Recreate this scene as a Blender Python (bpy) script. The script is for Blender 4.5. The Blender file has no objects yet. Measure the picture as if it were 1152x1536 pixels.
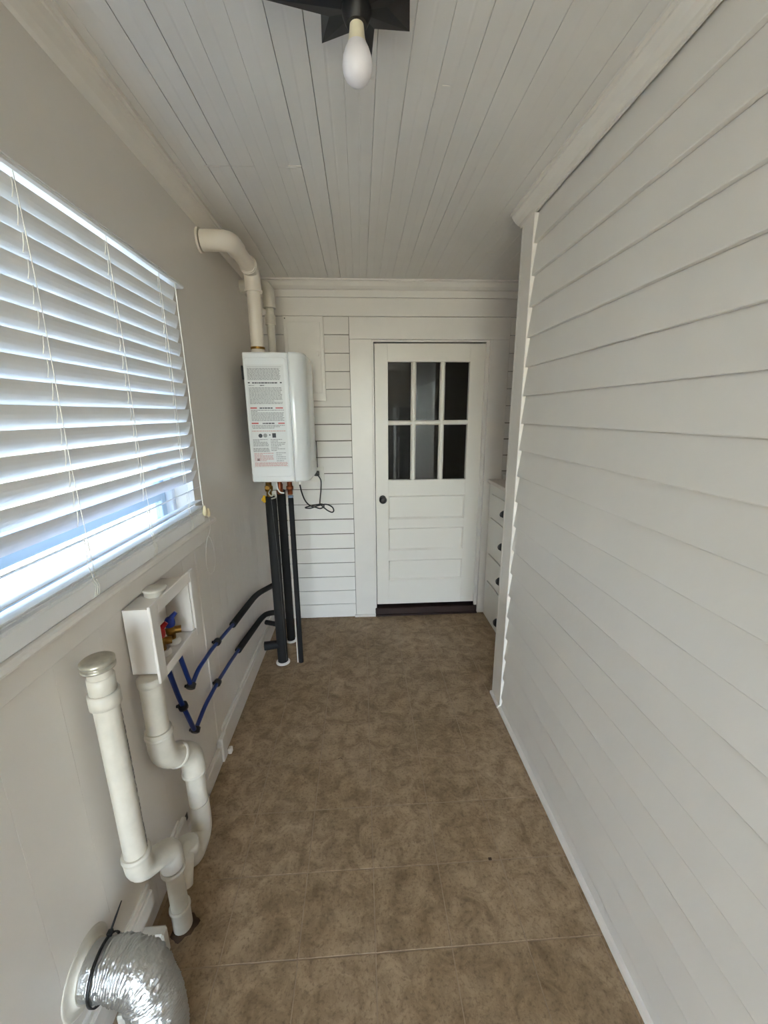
import bpy, math, random
from mathutils import Vector, Matrix
PI = math.pi
random.seed(7)
scene = bpy.context.scene
COL = scene.collection

# ------------------------------------------------------------------ camera
cam_d = bpy.data.cameras.new('camera')
cam_d.sensor_fit = 'VERTICAL'
cam_d.sensor_height = 36.0
cam_d.lens = 600.0 / 1536.0 * 36.0
cam_d.clip_start = 0.02
cam = bpy.data.objects.new('camera', cam_d)
COL.objects.link(cam)
fwd_y = Vector((540 - 576, -(621 - 768), -600)).normalized()      # corridor direction seen from the camera
dn = Vector((595 - 576, -(3213 - 768), -600)).normalized()
up_z = -dn; up_z = (up_z - fwd_y * up_z.dot(fwd_y)).normalized()
rt_x = fwd_y.cross(up_z)
cam.matrix_world = Matrix.Translation((0, 0, 1.6)) @ Matrix((rt_x, fwd_y, up_z)).to_4x4()
scene.camera = cam

# ------------------------------------------------------------------ world, sun, exposure
world = bpy.data.worlds.new('sky'); scene.world = world; world.use_nodes = True
wn = world.node_tree
wn.nodes.clear()
sky = wn.nodes.new('ShaderNodeTexSky'); sky.sky_type = 'NISHITA'; sky.sun_disc = False
sky.sun_elevation = math.radians(50); sky.sun_rotation = math.radians(100)
bgn = wn.nodes.new('ShaderNodeBackground'); bgn.inputs['Strength'].default_value = 0.62
wo = wn.nodes.new('ShaderNodeOutputWorld')
hsv = wn.nodes.new('ShaderNodeHueSaturation'); hsv.inputs['Saturation'].default_value = .62
wn.links.new(sky.outputs[0], hsv.inputs['Color']); wn.links.new(hsv.outputs[0], bgn.inputs[0]); wn.links.new(bgn.outputs[0], wo.inputs[0])

sun_d = bpy.data.lights.new('sun', 'SUN'); sun_d.energy = 4.2; sun_d.angle = 0.01; sun_d.color = (1, .95, .86)
sun = bpy.data.objects.new('sun', sun_d); COL.objects.link(sun)
sun.rotation_euler = (math.radians(0), math.radians(38), math.radians(12))      # from the far side of the house, high

def portal(name, loc, rot, sx, sy):
    d = bpy.data.lights.new(name, 'AREA'); d.shape = 'RECTANGLE'; d.size = sx; d.size_y = sy
    d.cycles.is_portal = True
    o = bpy.data.objects.new(name, d); o.location = loc; o.rotation_euler = rot; COL.objects.link(o)
portal('window_portal', (-0.90, 0.79, 1.64), (0, -PI / 2, 0), 1.05, 1.9)
portal('fill_window_portal', (-0.03, -2.93, 1.20), (PI / 2, 0, PI), 1.26, 2.2)  # portal of the opening added behind the camera

scene.view_settings.view_transform = 'Standard'
scene.view_settings.look = 'None'
scene.view_settings.gamma = 1.0
scene.view_settings.use_curve_mapping = False
scene.view_settings.exposure = 3.08
scene.cycles.max_bounces = 14
scene.cycles.diffuse_bounces = 9
scene.cycles.glossy_bounces = 6
scene.cycles.transparent_max_bounces = 16
scene.cycles.sample_clamp_indirect = 6

# ------------------------------------------------------------------ materials
def srgb(r, g, b):
    f = lambda c: (c / 255) / 12.92 if c <= 10 else ((c / 255 + .055) / 1.055) ** 2.4
    return (f(r), f(g), f(b), 1)

def mat(name, col, rough=.5, metal=0, bump=0, bscale=60, var=0, vscale=8, spec=.5, coat=0, bdist=.002):
    m = bpy.data.materials.new(name); m.use_nodes = True
    nt = m.node_tree; b = nt.nodes['Principled BSDF']
    c = col if len(col) == 4 else (*col, 1)
    b.inputs['Base Color'].default_value = c
    b.inputs['Roughness'].default_value = rough
    b.inputs['Metallic'].default_value = metal
    b.inputs['Specular IOR Level'].default_value = spec
    b.inputs['Coat Weight'].default_value = coat
    tc = nt.nodes.new('ShaderNodeTexCoord')
    if var:
        n = nt.nodes.new('ShaderNodeTexNoise'); n.inputs['Scale'].default_value = vscale; n.inputs['Detail'].default_value = 5
        nt.links.new(tc.outputs['Object'], n.inputs['Vector'])
        r = nt.nodes.new('ShaderNodeMapRange')
        r.inputs['From Min'].default_value = .3; r.inputs['From Max'].default_value = .7
        r.inputs['To Min'].default_value = 1 - var; r.inputs['To Max'].default_value = 1 + var * .4
        nt.links.new(n.outputs['Fac'], r.inputs['Value'])
        mx = nt.nodes.new('ShaderNodeVectorMath'); mx.operation = 'SCALE'
        mx.inputs[0].default_value = c[:3]
        nt.links.new(r.outputs[0], mx.inputs['Scale']); nt.links.new(mx.outputs[0], b.inputs['Base Color'])
    if bump:
        n2 = nt.nodes.new('ShaderNodeTexNoise'); n2.inputs['Scale'].default_value = bscale; n2.inputs['Detail'].default_value = 4
        nt.links.new(tc.outputs['Object'], n2.inputs['Vector'])
        bp = nt.nodes.new('ShaderNodeBump'); bp.inputs['Strength'].default_value = bump; bp.inputs['Distance'].default_value = bdist
        nt.links.new(n2.outputs['Fac'], bp.inputs['Height']); nt.links.new(bp.outputs[0], b.inputs['Normal'])
    return m

M = {}
M['wall'] = mat('white_wall_paint', srgb(226, 220, 212), .42, bump=.25, bscale=45, var=.02, vscale=5)
M['siding'] = mat('white_siding_paint', srgb(228, 223, 216), .45, bump=.3, bscale=30, var=.03, vscale=4)
M['ceil'] = mat('white_ceiling_gloss', srgb(222, 218, 213), .33, bump=.25, bscale=25, var=.03, vscale=5)
M['trim'] = mat('white_trim_gloss', srgb(230, 224, 216), .32, bump=.12, bscale=25, var=.03, vscale=9)
M['door'] = mat('white_door_paint', srgb(229, 223, 213), .35, bump=.1, bscale=20)
M['cabinet'] = mat('white_cabinet_paint', srgb(226, 224, 218), .35)
M['counter'] = mat('pale_counter', srgb(214, 204, 196), .35, var=.06, vscale=30)
M['slat'] = mat('white_slat_vinyl', srgb(238, 238, 238), .35, bump=.1, bscale=50)
M['cord'] = mat('white_cord', srgb(235, 232, 225), .7)
M['ivory'] = mat('ivory_tassel', srgb(222, 208, 172), .4)
M['clear'] = mat('clear_plastic', srgb(232, 230, 228), .15)
M['black_foam'] = mat('black_foam', srgb(17, 17, 18), .75, bump=.4, bscale=120)
M['black'] = mat('black_metal', srgb(24, 24, 27), .45)
M['black_plastic'] = mat('black_plastic', srgb(18, 18, 19), .4)
M['pvc'] = mat('painted_white_pipe', srgb(208, 201, 187), .4, bump=.4, bscale=45, var=.08, vscale=25)
M['pvc_new'] = mat('white_vent_pipe', srgb(226, 216, 202), .3, bump=.1, bscale=30)
M['brass'] = mat('brass', srgb(150, 112, 52), .4, metal=.85, var=.3, vscale=60)
M['copper'] = mat('copper', srgb(150, 84, 52), .4, metal=.8, var=.3, vscale=60)
M['red'] = mat('red_plastic', srgb(176, 20, 28), .4)
M['blue'] = mat('blue_plastic', srgb(24, 52, 140), .4)
M['pex'] = mat('blue_tubing', srgb(18, 50, 122), .35)
M['yellow'] = mat('yellow_plastic', srgb(200, 160, 20), .4)
M['white_plastic'] = mat('white_box_plastic', srgb(224, 218, 211), .35)
M['heater'] = mat('white_enamel', srgb(224, 226, 226), .16, coat=.3)
M['label'] = mat('label_film', srgb(216, 217, 216), .22)
M['ink'] = mat('grey_ink', srgb(142, 143, 143), .5)
M['ink_dark'] = mat('dark_ink', srgb(60, 60, 66), .5)
M['ink_red'] = mat('red_ink', srgb(196, 90, 90), .5)
M['ink_pink'] = mat('pink_ink', srgb(196, 150, 146), .5)
M['chrome'] = mat('worn_chrome', srgb(190, 184, 168), .3, metal=.5, var=.2, vscale=60)
M['foil'] = mat('foil', srgb(200, 200, 198), .38, metal=1.0, bump=.9, bscale=90, bdist=.004)
M['bulb'] = mat('frosted_bulb', srgb(228, 224, 228), .3)
M['bulb_base'] = mat('bulb_base', srgb(232, 222, 196), .4)
M['red_wood'] = mat('dark_red_wood', srgb(46, 26, 21), .5, var=.3, vscale=12)
M['steel'] = mat('stainless_steel', srgb(150, 150, 150), .28, metal=.9)
M['handle'] = mat('polished_handle', srgb(225, 225, 225), .15, metal=.9)
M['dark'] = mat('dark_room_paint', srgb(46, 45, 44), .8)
M['outlet'] = mat('outlet_plastic', srgb(226, 222, 212), .4)
M['grime'] = mat('floor_grime', srgb(78, 58, 42), .9, var=.3, vscale=60)
M['ext'] = mat('exterior_white', srgb(218, 221, 226), .6)
M['sash'] = mat('pale_blue_sash', srgb(176, 194, 206), .4)

def vinyl():
    m = bpy.data.materials.new('tan_vinyl'); m.use_nodes = True
    nt = m.node_tree; b = nt.nodes['Principled BSDF']; N = nt.nodes.new; Lk = nt.links.new
    tc = N('ShaderNodeTexCoord')
    n1 = N('ShaderNodeTexNoise'); n1.inputs['Scale'].default_value = 14; n1.inputs['Detail'].default_value = 9; n1.inputs['Roughness'].default_value = .68; n1.inputs['Distortion'].default_value = .6
    n2 = N('ShaderNodeTexNoise'); n2.inputs['Scale'].default_value = 90; n2.inputs['Detail'].default_value = 6; n2.inputs['Roughness'].default_value = .7
    n3 = N('ShaderNodeTexNoise'); n3.inputs['Scale'].default_value = 2.2; n3.inputs['Detail'].default_value = 3
    for n in (n1, n2, n3): Lk(tc.outputs['Object'], n.inputs['Vector'])
    r = N('ShaderNodeValToRGB'); e = r.color_ramp.elements
    e[0].position = .36; e[0].color = srgb(136, 113, 86); e[1].position = .64; e[1].color = srgb(182, 158, 128)
    Lk(n1.outputs['Fac'], r.inputs['Fac'])
    r2 = N('ShaderNodeValToRGB'); e = r2.color_ramp.elements
    e[0].position = .33; e[0].color = srgb(112, 88, 66); e[1].position = .5; e[1].color = (1, 1, 1, 1)
    Lk(n2.outputs['Fac'], r2.inputs['Fac'])
    mx = N('ShaderNodeMix'); mx.data_type = 'RGBA'; mx.blend_type = 'MULTIPLY'; mx.inputs[0].default_value = .45
    Lk(r.outputs[0], mx.inputs[6]); Lk(r2.outputs[0], mx.inputs[7])
    r3 = N('ShaderNodeValToRGB'); e = r3.color_ramp.elements
    e[0].position = .35; e[0].color = srgb(226, 222, 214); e[1].position = .65; e[1].color = (1, 1, 1, 1)
    Lk(n3.outputs['Fac'], r3.inputs['Fac'])
    m2 = N('ShaderNodeMix'); m2.data_type = 'RGBA'; m2.blend_type = 'MULTIPLY'; m2.inputs[0].default_value = 1
    Lk(mx.outputs[2], m2.inputs[6]); Lk(r3.outputs[0], m2.inputs[7])
    Lk(m2.outputs[2], b.inputs['Base Color'])
    b.inputs['Roughness'].default_value = .5
    b.inputs['Specular IOR Level'].default_value = .35
    bp = N('ShaderNodeBump'); bp.inputs['Strength'].default_value = .35; bp.inputs['Distance'].default_value = .003
    Lk(n1.outputs['Fac'], bp.inputs['Height']); Lk(bp.outputs[0], b.inputs['Normal'])
    return m
M['vinyl'] = vinyl()
M['vinyl_joint'] = mat('vinyl_joint', srgb(160, 137, 112), .6, var=.25, vscale=9)

def glass(name, tint=(.95, .97, .97, 1)):
    m = bpy.data.materials.new(name); m.use_nodes = True
    nt = m.node_tree; nt.nodes.clear(); N = nt.nodes.new; Lk = nt.links.new
    o = N('ShaderNodeOutputMaterial'); t = N('ShaderNodeBsdfTransparent'); t.inputs[0].default_value = tint
    g = N('ShaderNodeBsdfGlossy'); g.inputs['Roughness'].default_value = .01
    ge = N('ShaderNodeNewGeometry'); dt = N('ShaderNodeVectorMath'); dt.operation = 'DOT_PRODUCT'   # Schlick, the same from both sides
    Lk(ge.outputs['Normal'], dt.inputs[0]); Lk(ge.outputs['Incoming'], dt.inputs[1])
    ab = N('ShaderNodeMath'); ab.operation = 'ABSOLUTE'; Lk(dt.outputs['Value'], ab.inputs[0])
    om = N('ShaderNodeMath'); om.operation = 'SUBTRACT'; om.inputs[0].default_value = 1; Lk(ab.outputs[0], om.inputs[1])
    pw = N('ShaderNodeMath'); pw.operation = 'POWER'; Lk(om.outputs[0], pw.inputs[0]); pw.inputs[1].default_value = 5
    f = N('ShaderNodeMath'); f.operation = 'MULTIPLY_ADD'; Lk(pw.outputs[0], f.inputs[0]); f.inputs[1].default_value = .95; f.inputs[2].default_value = .038
    x = N('ShaderNodeMixShader')
    Lk(f.outputs[0], x.inputs[0]); Lk(t.outputs[0], x.inputs[1]); Lk(g.outputs[0], x.inputs[2]); Lk(x.outputs[0], o.inputs[0])
    return m
M['glass'] = glass('window_glass')
M['dimming_glass'] = glass('dimming_window_glass', (.58, .63, .69, 1))  # darker bluish tint, put in to dim the daylight coming through

def ground_mat():
    m = mat('leafy_ground', srgb(150, 140, 110), .9)
    nt = m.node_tree; b = nt.nodes['Principled BSDF']; N = nt.nodes.new; Lk = nt.links.new
    tc = N('ShaderNodeTexCoord'); n = N('ShaderNodeTexNoise'); n.inputs['Scale'].default_value = 7; n.inputs['Detail'].default_value = 9; n.inputs['Roughness'].default_value = .75
    Lk(tc.outputs['Object'], n.inputs['Vector'])
    r = N('ShaderNodeValToRGB'); e = r.color_ramp.elements
    e[0].position = .4; e[0].color = srgb(92, 88, 80); e[1].position = .62; e[1].color = srgb(214, 206, 188)
    k = e.new(.5); k.color = srgb(156, 148, 118)
    Lk(n.outputs['Fac'], r.inputs['Fac']); Lk(r.outputs[0], b.inputs['Base Color'])
    return m
M['ground'] = ground_mat()

# ------------------------------------------------------------------ helpers
class MB:
    def __init__(s): s.v = []; s.f = []; s.sm = []
    def add(s, vs, fs, smooth=False):
        n = len(s.v); s.v += [tuple(v) for v in vs]
        s.f += [tuple(i + n for i in f) for f in fs]; s.sm += [smooth] * len(fs); return s
    def box(s, x0, x1, y0, y1, z0, z1):
        vs = [(x, y, z) for z in (z0, z1) for y in (y0, y1) for x in (x0, x1)]
        return s.add(vs, [(0, 2, 3, 1), (4, 5, 7, 6), (0, 1, 5, 4), (2, 6, 7, 3), (0, 4, 6, 2), (1, 3, 7, 5)])
    def bbox(s, x0, x1, y0, y1, z0, z1, b=.003):      # a box with chamfered edges
        b = min(b, (x1 - x0) * .45, (y1 - y0) * .45, (z1 - z0) * .45)
        vs = []; idx = {}
        X = (x0, x1); Y = (y0, y1); Z = (z0, z1); sg = (1, -1)
        for i in (0, 1):
            for j in (0, 1):
                for k in (0, 1):
                    for a in range(3):
                        p = [X[i] + b * sg[i], Y[j] + b * sg[j], Z[k] + b * sg[k]]
                        p[a] = (X[i], Y[j], Z[k])[a]
                        idx[i, j, k, a] = len(vs); vs.append(p)
        F = []
        for a in range(3):
            o1, o2 = [q for q in range(3) if q != a]
            for sd in (0, 1):
                q = []
                for (u, w) in ((0, 0), (1, 0), (1, 1), (0, 1)):
                    c = [0, 0, 0]; c[a] = sd; c[o1] = u; c[o2] = w; q.append(idx[(*c, a)])
                F.append(q)
        for a in range(3):
            o1, o2 = [q for q in range(3) if q != a]
            for u in (0, 1):
                for w in (0, 1):
                    c0 = [0, 0, 0]; c1 = [0, 0, 0]; c0[o1] = c1[o1] = u; c0[o2] = c1[o2] = w; c1[a] = 1
                    F.append([idx[(*c0, o1)], idx[(*c1, o1)], idx[(*c1, o2)], idx[(*c0, o2)]])
        for i in (0, 1):
            for j in (0, 1):
                for k in (0, 1): F.append([idx[i, j, k, a] for a in range(3)])
        ctr = Vector(((x0 + x1) / 2, (y0 + y1) / 2, (z0 + z1) / 2)); out = []
        for f in F:
            p = [Vector(vs[t]) for t in f]; n = (p[1] - p[0]).cross(p[2] - p[0])
            mid = sum(p, Vector()) / len(p)
            out.append(f if n.dot(mid - ctr) > 0 else f[::-1])
        return s.add(vs, out)
    def prism(s, prof, axis, a0, a1, cap=True, smooth=False):     # profile (two coordinates), extruded along axis
        n = len(prof); vs = []
        for a in (a0, a1):
            for (u, w) in prof:
                vs.append({'x': (a, u, w), 'y': (u, a, w), 'z': (u, w, a)}[axis])
        fs = [(i, (i + 1) % n, n + (i + 1) % n, n + i) for i in range(n)]
        s.add(vs, fs, smooth)
        if cap: s.add(vs, [tuple(range(n))[::-1], tuple(range(n, 2 * n))])
        return s
    def tube(s, pts, r, n=16, cap=True, smooth=True):
        pts = [Vector(p) for p in pts]; m = len(pts); rs = r if isinstance(r, (list, tuple)) else [r] * m
        vs = []; up = None
        for i, p in enumerate(pts):
            t = (pts[min(i + 1, m - 1)] - pts[max(i - 1, 0)]).normalized()
            if up is None:
                a = Vector((0, 0, 1)) if abs(t.z) < .9 else Vector((1, 0, 0)); up = (a - t * a.dot(t)).normalized()
            else: up = (up - t * up.dot(t)).normalized()
            w = t.cross(up)
            for k in range(n):
                an = 2 * PI * k / n; vs.append(p + (up * math.cos(an) + w * math.sin(an)) * rs[i])
        fs = [(i * n + k, i * n + (k + 1) % n, (i + 1) * n + (k + 1) % n, (i + 1) * n + k) for i in range(m - 1) for k in range(n)]
        s.add(vs, fs, smooth)
        if cap:
            s.add(vs[:n], [tuple(range(n))[::-1]]); s.add(vs[-n:], [tuple(range(n))])
        return s
    def lathe(s, prof, c, axis=(0, 0, 1), n=24, cap=True):        # profile of (radius, height) along an axis
        c = Vector(c); ax = Vector(axis).normalized()
        return s.tube([c + ax * h for (_, h) in prof], [r for (r, _) in prof], n, cap)
    def build(s, name, m, parent=None):
        me = bpy.data.meshes.new(name); me.from_pydata(s.v, [], s.f); me.update()
        for p, q in zip(me.polygons, s.sm): p.use_smooth = q
        me.materials.append(m)
        o = bpy.data.objects.new(name, me); COL.objects.link(o)
        if parent is not None: o.parent = parent
        if parent is not None and parent.type == 'EMPTY': o.matrix_parent_inverse = Matrix.Translation(-parent.location)
        return o

def thing(name, label, cat, loc=(0, 0, 0), group=None):
    o = bpy.data.objects.new(name, None); o.location = loc; o.empty_display_size = .05
    COL.objects.link(o); o['label'] = label; o['category'] = cat
    if group: o['group'] = group
    return o
def struct(o, label, cat):
    o['kind'] = 'structure'; o['label'] = label; o['category'] = cat; return o
def tag(o, label, cat, group=None):
    o['label'] = label; o['category'] = cat
    if group: o['group'] = group
    return o
def arc(c, r, a0, a1, n):
    return [(c[0] + r * math.cos(a0 + (a1 - a0) * i / n), c[1] + r * math.sin(a0 + (a1 - a0) * i / n)) for i in range(n + 1)]
def bend(pts, r=.03, n=6):                                        # a polyline with its corners rounded
    pts = [Vector(p) for p in pts]; out = [pts[0]]
    for i in range(1, len(pts) - 1):
        a, b, c = pts[i - 1], pts[i], pts[i + 1]
        d = min(r, (a - b).length * .49, (c - b).length * .49)
        p0 = b + (a - b).normalized() * d; p1 = b + (c - b).normalized() * d
        for k in range(n + 1):
            t = k / n; out.append(p0 * (1 - t) ** 2 + b * 2 * t * (1 - t) + p1 * t * t)
    out.append(pts[-1]); return out

ZC = 2.46          # ceiling
XU, XLW = -.690, -.704        # face of the upper and of the lower left wall
YB = 2.985         # back wall sheathing face
XR = .760          # right wall sheathing face
YN = -2.8          # far end of the kitchen behind the camera

# ------------------------------------------------------------------ floor with its tiles
fl = struct(MB().box(-.86, 2.8, YN - .1, 3.12, -.08, -.0012).build('floor', M['vinyl_joint']),
            'tan mottled vinyl floor of square tiles with lighter joints', 'floor')
sp = .2355; g = .0032
for j in range(-1, 10):
    y0 = .866 + sp * j - sp; y1 = y0 + sp
    y1 = min(y1, 3.0)
    if y1 - y0 < .02: continue
    for i in range(-4, 7):
        x0 = .013 + sp * i; x1 = x0 + sp
        x0 = max(x0, XLW - .005); x1 = min(x1, 1.62)
        if x1 - x0 < .02: continue
        if x0 > .80 and y1 < 1.75: continue
        h = random.uniform(-.00015, .00015)
        MB().bbox(x0 + g / 2, x1 - g / 2, y0 + g / 2, y1 - g / 2, -.004, h, .0008).build('tile', M['vinyl'], fl)
# the part of the same floor that lies behind the camera
MB().box(-.70, 2.6, YN, .866 - 2 * sp, -.004, 0).build('vinyl_sheet', M['vinyl'], fl)

# ------------------------------------------------------------------ ceiling of beadboard planks
cl = struct(MB().box(-.86, 2.8, YN - .1, 3.12, ZC + .014, ZC + .12).build('ceiling', M['ceil']),
            'white glossy beadboard ceiling with thin gaps between planks', 'ceiling')
bw = .0833
def plank(x0, x1, y0, y1, gap=.0016, lift=0.0):
    b = .0006; z0 = ZC + lift; z1 = ZC + .015; a = x0 + gap / 2; c = x1 - gap / 2; mid = (a + c) / 2
    pr = [(a, z1), (a, z0 + b), (a + b, z0), (mid - .005, z0), (mid - .001, z0 + .0004), (mid + .001, z0 + .0004), (mid + .005, z0), (c - b, z0), (c, z0 + b), (c, z1)]
    MB().prism(pr, 'y', y0, y1).build('plank', M['ceil'], cl)
k = 0
x = -.44 - 3 * bw
while x < 1.62:
    x1 = x + bw; lf = random.uniform(-.0003, .0004)
    gap = .0030 if k in (2, 6) else (.0012 if random.random() < .25 else .0003)
    splits = [-1.2, 3.0]
    if k in (2, 3, 5, 8): splits = [-1.2, 1.703 if k < 6 else 1.30, 3.0]
    if k in (14,): splits = [-1.2, 2.43, 3.0]
    for a, b in zip(splits[:-1], splits[1:]):
        plank(x, x1, a + (.001 if a > -1 else 0), b - (.001 if b < 2.9 else 0), gap, lf + random.uniform(-.0003, .0003))
    x = x1; k += 1

for (rx, ry, rl) in ((-.505, 1.706, .030), (-.213, 1.692, .024), (.252, 1.311, .012), (.735, 2.44, .028), (.66, 1.93, .010)):
    MB().bbox(rx - rl, rx + rl, ry - .0015, ry + .0015, ZC - .0022, ZC + .004, .0006).build('paint_ridge', M['trim'], cl)

# ------------------------------------------------------------------ left wall with window opening
WY0, WY1, WZ0, WZ1 = -.10, 1.662, 1.145, 2.105
lw = MB()
lw.box(-.86, XU, YN, WY0, 1.065, ZC + .02).box(-.86, XU, WY1, YB + .1, 1.065, ZC + .02)
lw.box(-.86, XU, WY0, WY1, 1.065, WZ0).box(-.86, XU, WY0, WY1, WZ1, ZC + .02)
lw.box(-.86, XLW - .006, YN, YB + .1, -.02, 1.066)
wl = struct(lw.build('wall_left', M['wall']), 'white painted left wall, smooth above and boarded below the window', 'wall')
yy = -.6
while yy < YB:                                                    # lower wall: vertical beaded boards
    y1 = min(yy + .102, YB)
    if y1 - yy > .02:
        p = [(XLW - .008, yy + .0003), (XLW - .001, yy + .0003), (XLW, yy + .0018), (XLW, y1 - .0018), (XLW - .001, y1 - .0003), (XLW - .008, y1 - .0003)]
        MB().prism([(a, b) for a, b in p], 'z', .0, 1.066).build('plank', M['wall'], wl)
    yy = y1
# raised board behind the washer valve box
yy = 1.648
while yy > -.2:
    MB().bbox(XLW - .001, XLW + .010, yy - .1648, yy - .0001, .125, 1.064, .0005).build('panel_board', M['wall'], wl)
    yy -= .165
MB().bbox(XLW - .001, XLW + .014, 1.60, 1.648, .10, 1.064, .003).build('panel_edge', M['wall'], wl)
# window apron and stool
ap = struct(MB().bbox(XU - .001, XU + .016, -.25, 1.715, 1.075, 1.148, .003).build('trim_1', M['trim']),
            'flat white apron board under the window stool', 'trim')
st = [(-.80, 1.147), (-.648, 1.147), (-.641, 1.150), (-.638, 1.156), (-.641, 1.163), (-.648, 1.166), (-.80, 1.166)]
mb = MB().prism([(a, b) for a, b in st if a > -.7] + [(XU + .0005, 1.166), (XU + .0005, 1.147)], 'y', -.28, 1.735)
mb.box(-.80, XU + .0005, WY0 + .001, WY1 - .001, 1.1465, 1.166)
struct(mb.build('trim_2', M['trim']), 'narrow rounded white window stool under the blind, lit bluish', 'windowsill')

# window
wi = thing('window_1', 'white framed sash window behind the lowered blind', 'window', (-.8, .78, 1.15)); wi['kind'] = 'structure'
fr = MB()
fr.bbox(-.85, -.765, WY0, WY0 + .03, 1.166, WZ1).bbox(-.85, -.765, WY1 - .03, WY1, 1.166, WZ1)
fr.bbox(-.85, -.765, WY0 + .03, WY1 - .03, WZ1 - .03, WZ1)
fr.build('window_frame', M['ext'], wi)
for (a, b) in ((WY0 + .031, .705), (.765, WY1 - .031)):
    s_ = MB().bbox(-.82, -.79, a, b, 1.166, 1.20).bbox(-.82, -.79, a, b, 2.03, 2.074)
    s_.bbox(-.82, -.79, a, a + .035, 1.20, 2.03).bbox(-.82, -.79, b - .035, b, 1.20, 2.03)
    s_.bbox(-.825, -.788, a + .035, b - .035, 1.275, 1.345).bbox(-.825, -.788, a + .035, b - .035, 1.62, 1.655)
    s_.build('sash', M['sash'], wi)
    MB().box(-.807, -.803, a + .03, b - .03, 1.195, 2.035).build('pane', M['dimming_glass'], wi)
MB().bbox(-.85, -.78, .706, .764, 1.166, 2.074).build('mullion', M['sash'], wi)

# ------------------------------------------------------------------ blind
bl = thing('window_blind', 'white horizontal slat blind lowered over the left window', 'blind', (-.68, .78, 1.166))
BY0, BY1 = -.09, 1.652
MB().bbox(-.735, -.6915, BY0, BY1, 2.062, 2.100).build('headrail', M['slat'], bl)
v = MB().prism([(-.681, 2.062), (-.658, 2.062), (-.652, 2.066), (-.652, 2.072), (-.660, 2.080), (-.681, 2.083)], 'y', BY0 - .05, 1.705)
v.prism([(-.6895, 2.064), (-.681, 2.062), (-.681, 2.083), (-.6895, 2.084)], 'y', 1.690, 1.705)
v.build('valance', M['slat'], bl)
def slat(name, xi, zi, ang, y0, y1, w=.0505, t=.0028, tw=0):
    # inner (room side) edge at xi, zi; the slat runs down and outwards at the angle below the horizontal
    n = 5; prof = []; ca, sa = math.cos(ang), math.sin(ang)
    top = []; bot = []
    for i in range(n + 1):
        u = w * i / n; cr = .0028 * math.sin(PI * i / n)
        x_ = xi - u * ca + cr * sa; z_ = zi - u * sa + cr * ca
        top.append((x_, z_)); bot.append((x_ - t * sa, z_ - t * ca))
    return MB().prism(top + bot[::-1], 'y', y0, y1).build(name, M['slat'], bl)
SP = .0475
zs = [2.050 - SP * i for i in range(15)]
angs = [math.radians(71 + random.uniform(-1.2, 1.2)) for i in range(12)] + [math.radians(a) for a in (69, 67, 63)]
edge = []
for z_, a in zip(zs, angs):
    slat('slat', -.664, z_, a, BY0, BY1); edge.append((z_, a))
slat('slat', -.660, 1.318, math.radians(27), BY0, BY1 + .004); edge.append((1.318, math.radians(27)))
sk = [(1.262, 12, -.656), (1.236, 5, -.653), (1.228, 3, -.656), (1.2205, 2, -.652)]
for z_, a, x_ in sk: slat('slat', x_, z_, math.radians(a), BY0, BY1 + .005)
MB().bbox(-.703, -.655, BY0, BY1 + .006, 1.1668, 1.214, .004).build('bottom_rail', M['slat'], bl)
for ly in (-.0 + .07, .36, .652, .947, 1.238, 1.523):
    c = MB()
    c.tube([(-.6595, ly, 2.062), (-.6575, ly + .004, 1.8), (-.6575, ly, 1.5), (-.655, ly + .006, 1.215)], .0011, 6)
    c.build('ladder_cord', M['cord'], bl)
    t_ = MB()
    for (z_, a) in edge[:-1]:                                      # loop of the ladder round each slat
        dx = .0505 * math.cos(a); dz = .0505 * math.sin(a)
        t_.tube([(-.6625, ly - .001, z_ + .001), (-.6605, ly - .007, z_ - .022), (-.6625, ly - .010, z_ - SP * .78)], .0012, 5)
    t_.tube([(-.66, ly, 1.318), (-.654, ly - .012, 1.25), (-.652, ly - .004, 1.21)], .0012, 5)
    t_.build('ladder_rung', M['cord'], bl)
    k_ = MB()
    for q in range(3):
        k_.tube([(-.6525, ly - .012 + q * .008, 1.214), (-.650, ly - .004 + q * .006, 1.195), (-.6525, ly - .014 + q * .010, 1.172)], .0011, 5)
    k_.build('cord_knot', M['cord'], bl)
MB().tube(bend([(-.6575, 1.640, 2.062), (-.6535, 1.641, 1.7), (-.650, 1.637, 1.275), (-.650, 1.640, 1.240)], .05), .0022, 8).build('lift_cord', M['cord'], bl)
MB().lathe([(.003, 0), (.008, .004), (.0095, .02), (.006, .038), (.003, .044)], (-.646, 1.640, 1.196), n=14).build('tassel', M['ivory'], bl)
MB().lathe([(.003, 0), (.0065, .004), (.0075, .016), (.005, .030), (.002, .036)], (-.643, 1.668, 1.186), n=14).build('tassel', M['ivory'], bl)
lp = []
for i in range(29):
    a = -PI / 2 + 2 * PI * i / 28
    lp.append((-.668 + .0, 1.700 + .050 * math.cos(a) * (1 - .3 * math.sin(a)), 1.005 + .085 * math.sin(a)))
MB().tube(bend([(-.643, 1.665, 1.188), (-.642, 1.675, 1.14), (-.664, 1.690, 1.09)], .03) + [Vector(p) for p in lp[14:]] + [Vector(p) for p in lp[:14]], .0011, 5).build('cord_loop', M['cord'], bl)

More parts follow.
